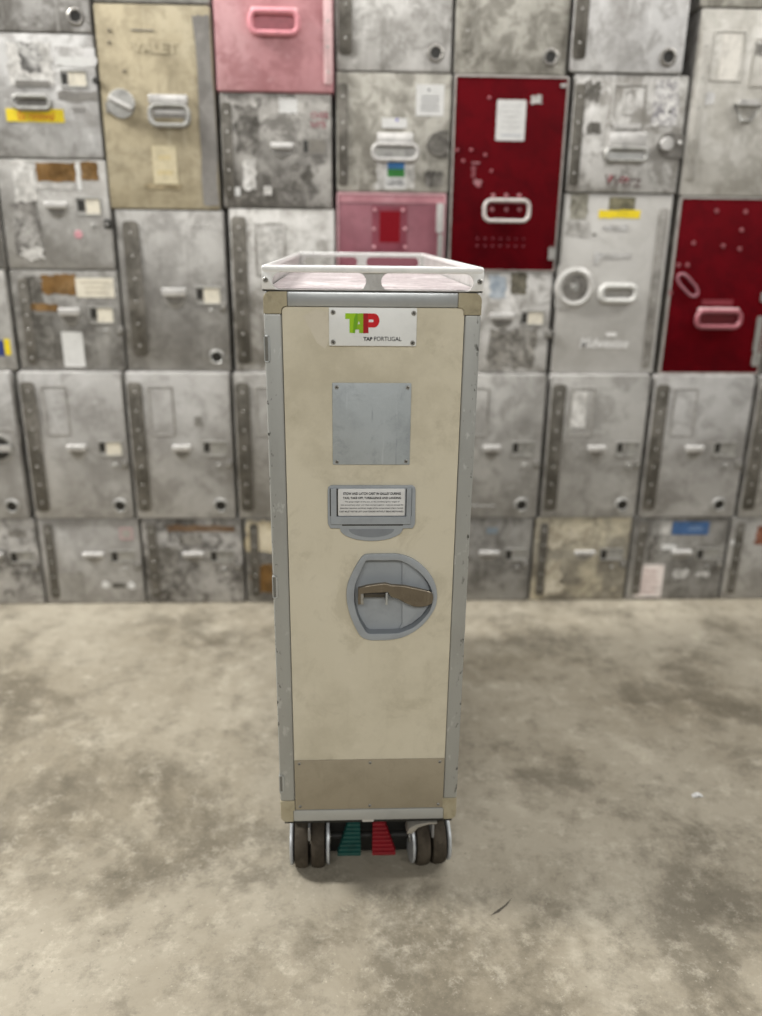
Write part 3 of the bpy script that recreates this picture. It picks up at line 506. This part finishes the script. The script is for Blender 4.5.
# front frame
xi = (-0.1257, 0.1276, 0.9942, 0.9955); xL, xR = xi[0], xi[1]; zU = (-0.0042, 0.9968)[1]; zLo = (0.0020, 0.1612)[1]
cw = (-0.1176, 1.0052)[0]; cz = (-0.1413, 0.9870)[1]; bw = (-0.1286, 0.1517)[0]; bz = (-0.1422, 0.1808)[1]
for sx, xin in ((-1, xL), (1, xR)):
    mb = MB(); mb.box(*sorted((sx*HW, xin)), -.0005, .03, bz, cz, STILE, .0025, 3); s_ = mb.build('frame_stile', t)
mb = MB(); mb.box(cw, -cw, -.0005, .03, zU, ZT, ALUB, .002); mb.build('frame_top_rail', t)
mb = MB(); mb.box(bw, -bw, -.0005, .03, ZB, zLo, ALUB, .002); mb.build('frame_bottom_rail', t)
for sx in (-1, 1):
    # top bracket: L with rounded outer corner and small rounded inner corner
    r = .010; o = [(HW-r+r*math.sin(a), ZT-r+r*math.cos(a)) for a in [PI/2*k/6 for k in range(7)]]
    xin = abs(xL); p = [(-cw, ZT)]+o+[(HW, cz), (xin, cz)]+[(xin-.006+.006*math.cos(a), zU-.006+.006*math.sin(a)) for a in [PI/2*k/5 for k in range(6)]]+[(-cw, zU)]
    mb = MB(); mb.mesh(holed([(sx*x, z) for x, z in p], [], -.0013, .030, .0006), BRACK); mb.build('corner_bracket', t)
    o = [(HW-r+r*math.cos(a), ZB+r-r*math.sin(a)) for a in [PI/2*k/6 for k in range(7)]]
    p = [(HW, bz)]+o+[(-bw, ZB), (-bw, zLo), (xin, zLo), (xin, bz)]
    mb = MB(); mb.mesh(holed([(sx*x, z) for x, z in p], [], -.0013, .030, .0006), BRACK); mb.build('corner_bracket', t)
# hinges on the left edge and scuffs on the right edge
for q0, q1 in (((-0.1434, 0.9222)[1], (-0.1424, 0.9553)[1]), ((-0.1460, 0.5603)[1], (-0.1450, 0.5938)[1]), ((-0.1484, 0.2013)[1], (-0.1476, 0.2314)[1])):
    mb = MB(); mb.ring([(-HW-.001, q1), (-HW+.0075, q1), (-HW+.0075, q0), (-HW-.001, q0)], [(-HW+.0005, q1+.0025), (-HW+.0045, q1+.0025), (-HW+.0045, q0-.0025), (-HW+.0005, q0-.0025)], -.0018, .01, ALUB, .0004)
    mb.box(-HW+.0005, -HW+.0045, -.0012, .01, q1+.0025, q0-.0025, plain('72716b', .5, .2)); mb.build('door_hinge', t)
# door
ho = [(225,58),(330,56),(440,58),(540,90),(620,150),(680,230),(705,320),(695,410),(650,490),(580,565),(480,625),(380,648),(310,651),(240,650),(180,625),(140,560),(100,460),(80,360),(85,270),(115,190),(160,110),(190,72)]
hi = [(228,97),(340,97),(450,99),(540,145),(610,205),(655,270),(675,345),(660,430),(610,500),(540,560),(450,597),(390,604),(310,605),(230,603),(195,560),(160,490),(135,400),(132,330),(140,260),(165,195),(190,140),(207,108)]
def HP(p):
    x, y = p; return ((-0.05456*(1-x/762)*(1-y/693)+0.11263*(x/762)*(1-y/693)+-0.05568*(1-x/762)*(y/693)+0.11907*(x/762)*(y/693)), (0.64595*(1-x/762)*(1-y/693)+0.64522*(x/762)*(1-y/693)+0.47624*(1-x/762)*(y/693)+0.47440*(x/762)*(y/693)))
OUT = smooth_loop([HP(p) for p in ho]); INN = smooth_loop([HP(p) for p in hi])
cxh = sum(p[0] for p in OUT)/len(OUT); czh = sum(p[1] for p in OUT)/len(OUT)
shr = lambda L, k: [(cxh+(x-cxh)*k, czh+(z-czh)*k) for x, z in L]
kz = (0.0013, 0.2613)[1]
mb = MB(); mb.mesh(holed(rrect(xL+.0008, xR-.0008, zLo+.0008, zU-.0008, .006), [shr(OUT, .95)], .001, .024), PANEL); mb.build('door', t)
# screws
def screw(x, z, y, parent, r=.0034):
    b = MB(); b.disc((x, 0, z), r, 'y', y-.0016, y+.001, SCREW, 16, .0008)
    for a in (.5, .5+PI/2):
        ux, uz = math.cos(a)*r*.7, math.sin(a)*r*.7; nx, nz = -uz*.22, ux*.22
        b.prism([(x-ux-nx, z-uz-nz), (x+ux-nx, z+uz-nz), (x+ux+nx, z+uz+nz), (x-ux+nx, z-uz+nz)], y-.0018, y-.0010, SCREWD)
    return b.build('screw', parent)
# kick plate
k0 = (-0.1263, 0.1265, 0.1612, 0.2603)
mb = MB(); mb.box(xL+.0012, xR-.0012, -.0005, .002, zLo+.0012, kz, KICK, .0005); kp = mb.build('kick_plate', t)
for xx in (xL+.009, .0015, xR-.009):
    for zz in (zLo+.008, kz-.006): screw(xx, zz, -.0005, kp, .0027)
# blank plate
r_ = (-0.0569, 0.0555, 0.7723, 0.8920); mb = MB(); mb.prism(rrect(*r_, .0012), -.0012, .002, worn('a2a8aa', '7a8084', 'b3b8ba', .45, .2, 14, .42, .15, .6, 'blank_plate_metal'), .0004); bp = mb.build('blank_plate', t)
for c in ((-0.0504, 0.8861), (0.0504, 0.8861), (-0.0508, 0.7768), (0.0502, 0.7776)): screw(c[0], c[1], -.0012, bp, .0028)
# tape residue left of the name plate
pts = [(-0.0963, 0.9840), (-0.0797, 0.9929), (-0.0605, 0.9897), (-0.0595, 0.9517), (-0.0665, 0.9393), (-0.0776, 0.9475), (-0.0896, 0.9706)]
mb = MB(); mb.prism(pts, .0004, .002, worn('c6bfae', 'aea692', 'd2ccbd', .3, .3, 14, .5, 0, .05, 'tape_glue')); mb.build('tape_residue', t)
# name plate with emblem and lettering
def NPX(x, y): return ((-0.07267*(1-x/762)*(1-y/399)+0.07139*(x/762)*(1-y/399)+-0.07361*(1-x/762)*(y/399)+0.07361*(x/762)*(y/399)), (1.00558*(1-x/762)*(1-y/399)+1.00685*(x/762)*(1-y/399)+0.93099*(1-x/762)*(y/399)+0.93188*(x/762)*(y/399)))
n0, n1 = NPX(66, 330), NPX(704, 58)
mb = MB(); mb.prism(rrect(n0[0], n1[0], n0[1], n1[1], .0015), -.0022, .002, plain('d9dad7', .35, 0, .03), .0006); npl = mb.build('name_plate', t)
for c in (NPX(95, 86), NPX(680, 93), NPX(96, 302), NPX(671, 308)): screw(c[0], c[1], -.0022, npl)
def emb(loops, m, name, y=-.0026, holes=None):
    b = MB(); b.mesh(holed([NPX(*p) for p in loops], [[NPX(*p) for p in h] for h in (holes or [])], y, -.002), m); return b.build(name, npl)
GRN, OLV, DGR = plain('93c013', .4, 0, .02), plain('86ad14', .4, 0, .02), plain('6a9f12', .4, 0, .02)
RD, DRD = plain('c20816', .4, 0, .02), plain('9c0612', .4, 0, .02)
emb([(182,94),(312,94),(312,132),(252,132),(252,236),(213,236),(213,134),(182,134)], GRN, 'emblem_letter')
emb([(262,94),(312,94),(312,236),(283,236),(283,210),(256,210),(253,236),(236,236),(246,132)], OLV, 'emblem_letter', -.0029, [[(280,148),(273,172),(289,172)]])
emb([(246,132),(262,94),(272,94),(272,140),(266,208),(253,210),(252,236),(240,236)], DGR, 'emblem_shade', -.0031)
bowl = [(390+40*math.cos(a), 145-50*math.sin(a)) for a in [PI/2-PI*k/12 for k in range(13)]]
emb([(312,94)]+bowl+[(350,195),(350,236),(312,236)], RD, 'emblem_letter', -.0029, [[(352,138),(383,138),(389,147),(383,157),(352,157)]])
emb([(312,94),(346,94),(346,200),(350,200),(350,236),(312,236)], DRD, 'emblem_shade', -.0031)
BLK = plain('1d1d1f', .5, 0, .02)
def nl(body, box, bold):
    a, c = NPX(box[0], box[3]), NPX(box[2], box[1]); b = MB(); b.mesh(text_mesh(body, (a[0], c[0], a[1], c[1]), -.0024, bold, .0003), BLK); b.build('lettering', npl)
nl('TAP', (313, 265, 379, 293), .04); nl('PORTUGAL', (391, 264, 590, 294), .004)
# placard holder
def PPX(x, y): return ((-0.07581*(1-x/762)*(1-y/508)+0.07880*(x/762)*(1-y/508)+-0.07720*(1-x/762)*(y/508)+0.08208*(x/762)*(y/508)), (0.75627*(1-x/762)*(1-y/508)+0.75622*(x/762)*(1-y/508)+0.64604*(1-x/762)*(y/508)+0.64535*(x/762)*(y/508)))
hold = [(80,72),(670,72),(690,86),(693,110),(690,345),(672,380),(600,382)]+[(372+228*math.cos(a), 382+92*math.sin(a)) for a in [PI*k/14 for k in range(1, 14)]]+[(145,382),(75,380),(57,345),(55,110),(60,84)]
mb = MB(); mb.mesh(holed([PPX(*p) for p in hold], [], -.0028, .002, .0008), PLAST); ph = mb.build('placard_holder', t)
a, c = PPX(80, 346), PPX(660, 90); a2, c2 = PPX(120, 292), PPX(628, 86)
mb = MB(); mb.mesh(holed([(a[0], c[1]), (a[0], a[1]), (c[0], a[1]), (c[0], c[1]), (c2[0], c[1]), (c2[0], a2[1]), (a2[0], a2[1]), (a2[0], c[1])], [], -.0065, -.002, .0006), PLAST); mb.build('placard_bracket', ph)
mb = MB(); d0, d1 = PPX(160, 360), PPX(600, 346); mb.box(d0[0], d1[0], -.0032, -.002, d0[1], d1[1], SCREWD)  # dark strip painted in as the shadow below the bracket
for x0_, x1_ in ((118, 131), (618, 630), (72, 79), (661, 668)):
    e0, e1 = PPX(x0_, 290), PPX(x1_, 92); mb.box(e0[0], e1[0], -.0031, -.002, e0[1], e1[1], SCREWD)
mb.build('placard_groove_and_shadow', ph)
tabp = [(215,385)]+[(372+165*math.cos(a), 385+60*math.sin(a)) for a in [PI-PI*k/12 for k in range(13)]]
mb = MB(); mb.prism([PPX(*p) for p in tabp[1:]], -.0032, -.002, PLASTD); mb.build('thumb_recess', ph)
e0, e1 = PPX(131, 285), PPX(616, 92); mb = MB(); mb.prism(rrect(e0[0], e1[0], e0[1], e1[1], .0022), -.0052, -.002, M_WHITE, .0004); mb.build('warning_card', ph)
for body, bx, bold in (('STOW AND LATCH CART IN GALLEY DURING', (168,115,584,134), .03), ('TAXI, TAKE OFF, TURBULENCE AND LANDING', (166,147,586,166), .03),
        ('The gross weight of this cart, or the combined gross weight of', (180,177,574,190), .0), ('this cart and any other unit when stowed together, must not exceed the', (150,200,602,213), .0),
        ('placarded maximum combined weight of the compartment where stowed.', (146,223,602,236), .0), ('CART MUST NOT BE LEFT UNATTENDED WITHOUT BEING RESTRAINED', (140,247,602,259), .005)):
    p0, p1 = PPX(bx[0], bx[3]), PPX(bx[2], bx[1]); mb = MB(); mb.mesh(text_mesh(body, (p0[0], p1[0], p0[1], p1[1]), -.0053, bold, .0003), BLK); mb.build('lettering', ph)
# latch housing and lever
mb = MB(); mb.ring(OUT, INN, -.004, .003, PLAST, .0012)
IN2 = shr(INN, .97)
n = len(INN); v = [(x, -.0025, z) for x, z in INN]+[(x, .010, z) for x, z in IN2]
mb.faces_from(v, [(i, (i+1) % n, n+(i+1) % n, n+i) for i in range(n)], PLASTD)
mb.prism(IN2, .0098, .013, PLAST); lh = mb.build('latch_housing', t)
st = [HP(p) for p in ((468,112),(540,155),(605,212),(648,275),(664,345),(652,425),(600,496),(535,550),(450,590),(450,575),(466,560),(466,130))]
mb = MB(); mb.prism(st, .0055, .010, PLAST, .001); mb.build('housing_step', lh)
lev = [(158,284),(220,266),(300,255),(345,250),(385,262),(430,264),(480,268),(560,285),(650,308),(672,325),(676,350),(668,388),(632,408),(585,413),(540,411),(480,385),(430,356),(385,345),(362,312),(280,316),(200,320),(186,345),(186,396),(158,396)]
LEVM = worn('776e60', '554d42', '958c7d', .4, .4, 25, .3, .6, .2, 'lever_metal')
mb = MB(); mb.mesh(holed([(HP(p)[0], HP(p)[1]+.0026) for p in lev], [], -.011, -.004, .0016), LEVM); mb.build('latch_lever', lh)
for bx in ((176,318,196,400), (346,312,362,402)):
    p0, p1 = HP((bx[0], bx[3])), HP((bx[2], bx[1])); mb = MB(); mb.box(p0[0], p1[0], -.012, .010, p0[1]+.004, p1[1]+.002, ALUB if bx[0] > 300 else SCREW, .0006); mb.build('lever_bracket', lh)
p0, p1 = HP((196, 348)), HP((346, 322)); mb = MB(); mb.box(p0[0], p1[0], -.004, .010, p0[1], p1[1], plain('4f4a42', .4, .5), .0006); mb.build('lever_pivot', lh)
# top guard rail around a scratched tray
TRAY = worn('b3a9aa', '7c7476', 'e2dcdc', .5, .6, 16, .45, .05, .7, 'tray_metal')
mb = MB(); mb.box(-HW+.006, HW-.006, .006, D-.006, ZT+.0015, ZT+.004, TRAY); mb.build('top_tray', t)
RAIL = worn('ececea', 'b7b6b3', 'f6f6f4', .2, .4, 14, .35, .35, .15, 'rail_aluminium'); WEB = worn('c2c1be', '8f8d89', 'dcdbd8', .35, .4, 14, .35, .45, .15, 'rail_web')
zs0, zs1 = ZT+.002, ZR-.0095
def slots(x0, x1, n, gap):
    w_ = (x1-x0-gap*(n-1))/n; return [rrect(x0+i*(w_+gap), x0+i*(w_+gap)+w_, zs0+.001, zs1, .0105, 6) for i in range(n)]
W_ = HW+.0008
for y0 in (0, D-.004):
    web = holed(rrect(-W_, W_, ZT+.002, ZR-.002, .006), slots(-.137, .138, 2, .021), y0, y0+.004, .0005)
    mb = MB(); mb.mesh(web, WEB); g = mb.build('end_rail', t)
    yo = y0-.0035 if y0 == 0 else y0+.0005
    mb = MB(); mb.prism(rrect(-W_, W_, ZR-.0095, ZR, .0046, 5), yo, yo+.007, RAIL, .0022, 3); mb.build('rail_cap', g)
    for sx in (-1, 1):
        px_ = [(sx*W_, ZT+.003), (sx*W_, ZR-.007), (sx*(W_-.003), ZR-.005), (sx*(W_-.018), ZR-.006)]+[(sx*(.137+.0105*math.sin(a)-.0105), (zs0+zs1)/2+.0113*math.cos(a)) for a in [PI*k/10 for k in range(11)]]+[(sx*(W_-.018), ZT+.003)]
        mb = MB(); mb.prism(px_, yo+.0005, yo+.0065, RAIL, .0012); mb.build('rail_corner', g)
        screw(sx*(HW-.0045), (-0.1466, 1.0325)[1]-.0005, yo-.0002 if y0 == 0 else yo+.007, g, .0036)
for sx in (-1, 1):
    me = holed(rrect(.004, D-.004, ZT+.002, ZR-.002, .004), [], 0, .004, .0005)
    for vv in me.vertices: vv.co = (sx*(W_-.002)+(vv.co.y-.002), vv.co.x, vv.co.z)
    mb = MB(); mb.mesh(me, WEB); g = mb.build('side_rail', t)
    mb = MB(); mb.tube([(sx*(W_-.0035), .002, ZR-.0042), (sx*(W_-.0035), D-.002, ZR-.0042)], .0042, RAIL, False, 12); mb.build('rail_cap', g)
mb = MB(); mb.box(-HW-.0005, HW+.0005, .0005, D-.001, ZT+.0002, ZT+.0022, plain('35332f', .6)); mb.build('rail_gap_shade', t)  # dark sheet stands in for the shaded gap below the guard rail
# underside, casters, pedals
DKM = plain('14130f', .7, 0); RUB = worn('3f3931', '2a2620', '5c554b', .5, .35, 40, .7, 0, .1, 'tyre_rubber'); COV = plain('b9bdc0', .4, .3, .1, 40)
mb = MB(); mb.box(-HW+.006, HW-.006, .004, D-.004, ZB-.008, ZB+.001, DKM, .001); mb.build('base_plate', t)
p = (-0.0012, 0.1321); mb = MB(); mb.box(p[0]-.010, p[0]+.010, .002, .012, ZB-.006, ZB+.001, M_BRIGHT, .001); mb.build('base_clip', t)
def tyre(c, w, parent, rz=0):
    R = .049; h = w/2
    prof = [(.018, -h*.8), (R*.86, -h), (R*.95, -h*.9), (R, -h*.45), (R, h*.45), (R*.95, h*.9), (R*.86, h), (.018, h*.8)]
    b = MB(); b.lathe(prof, (c, 0, 0), 'x', RUB, 40); b.disc((c, 0, 0), .02, 'x', c*0-h*.7, h*.7, DKM, 20); return b.build('tyre', parent)
def caster(x, y, rz, front):
    r = bpy.data.objects.new('caster', None); COL.objects.link(r); r.parent = t; r.location = (x, y, 0); r.rotation_euler = (0, 0, rz)
    return r
def make_caster(x, y, rz):
    b = MB()
    # yoke: top block, centre web and swivel disc, as the part itself
    b.disc((0, .012, 0), .026, 'z', .118, ZB-.007, SCREW, 24); b.box(-.034, .034, -.020, .040, .103, .119, SCREW, .004); b.box(-.0018, .0018, -.044, .02, .082, .11, plain('8f9194', .4, .4), .0006)
    cs = b.build('caster', t); cs.location = (x, y, 0); cs.rotation_euler = (0, 0, rz)
    for c in (-.0145, .0145):
        o = tyre(c, .0250, cs); o.location = (0, 0, .0491)
    for sx in (-1, 1):
        b = MB(); c = sx*.0325
        b.disc((c, 0, .0525), .046, 'x', -sx*.0030, sx*.0022, COV, 36, .002); b.disc((c, 0, .0525), .012, 'x', sx*.0022, sx*.0036, SCREW, 18)
        b.build('wheel_cover', cs)
    return cs
cl = (-0.1036, 0.0702); cr = (0.1100, 0.0649)
make_caster(cl[0], .060, 0.0); c2_ = make_caster(cr[0], .062, .10)
mb = MB(); mb.prism([(-.048, .100), (-.045, .111), (-.032, .119), (-.010, .1215), (.006, .119), (.006, .116), (-.012, .116), (-.028, .1115), (-.037, .100)], -.050, -.026, plain('a5a198', .4, .4), .0015); mb.build('caster_guard', c2_)
make_caster(cl[0], D-.062, 0.0); make_caster(cr[0], D-.062, 0.0)
def pedal(x, sgn, m, name):
    b = MB(); n = 12
    for k in range(n):
        f = k/(n-1); z = .112-f*.070; y = .064-f*.034; w0 = .0105+.002*f; fl_ = max(0, f-.35)*.026
        xa, xb = x-w0, x+w0
        if sgn > 0: xb += fl_
        else: xa -= fl_
        b.box(xa, xb, y-.004, y+.012, z-.0034, z+.0034, m, .0010)
    b.box(x-.009, x+.009, .066, .11, .095, .125, DKM, .002)
    return b.build(name, t)
pg = (-0.0251, 0.0835); pr = (0.0200, 0.0824)
pedal(pg[0], -1, plain('0a433d', .55, 0, .2), 'green_brake_pedal'); pedal(pr[0], 1, plain('7f0a19', .55, 0, .15), 'red_brake_pedal')
mb = MB(); mb.box(-.085, .085, .074, .12, .006, ZB-.006, DKM, .003); mb.box(-.11, .11, .14, D-.12, .085, ZB-.006, DKM, .003); mb.tube([(-.085, .06, .055), (.085, .06, .055)], .006, DKM); mb.build('brake_shade_panel', t)  # black front panel is added to stand in for shade under the trolley

# ------------------------------------------------------------------ light
wd = bpy.data.worlds.new('hall_light'); scene.world = wd; wd.use_nodes = True
wd.node_tree.nodes['Background'].inputs[0].default_value = (1.0, .985, .96, 1); wd.node_tree.nodes['Background'].inputs[1].default_value = .22
def area(name, loc, size, sy, power, target=(0, .4, .3), col=(1, .985, .95)):
    l = bpy.data.lights.new(name, 'AREA'); l.shape = 'RECTANGLE'; l.size = size; l.size_y = sy; l.energy = power; l.color = col
    o = bpy.data.objects.new(name, l); COL.objects.link(o); o.location = loc
    d = Vector(target)-Vector(loc); o.rotation_euler = d.to_track_quat('-Z', 'Y').to_euler(); return o
area('ceiling_lamp', (-3.1, .55, 3.6), .5, 1.0, 270, (0, .3, .2))
area('ceiling_lamp', (3.1, .1, 3.6), .6, 1.6, 85, (0, .5, .4))
area('ceiling_lamp', (0, -4.0, 3.2), 4.5, .8, 135, (.2, 1.0, .8))
area('ceiling_lamp', (0, .55, 4.6), 4.0, .5, 95, (0, .6, 0))

# ------------------------------------------------------------------ camera
cam = bpy.data.cameras.new('camera'); co = bpy.data.objects.new('camera', cam); COL.objects.link(co)
pit, yaw, rol = .32727, .0453, .0125
f = Vector((math.sin(yaw)*math.cos(pit), math.cos(yaw)*math.cos(pit), -math.sin(pit))); r = Vector((math.cos(yaw), -math.sin(yaw), 0)); u = r.cross(f)
r2 = r*math.cos(rol)+u*math.sin(rol); u2 = u*math.cos(rol)-r*math.sin(rol)
m = Matrix((r2, u2, -f)).transposed().to_4x4(); m.translation = (-.0369, -1.1320, 1.0896); co.matrix_world = m
cam.sensor_fit = 'HORIZONTAL'; cam.sensor_width = 36; cam.lens = 36*801.52/762; cam.clip_start = .05; cam.clip_end = 60
cam.dof.use_dof = True; cam.dof.focus_distance = 1.19; cam.dof.aperture_fstop = 2.4
scene.camera = co
scene.view_settings.view_transform = 'Standard'; scene.view_settings.look = 'None'; scene.view_settings.exposure = -0.13
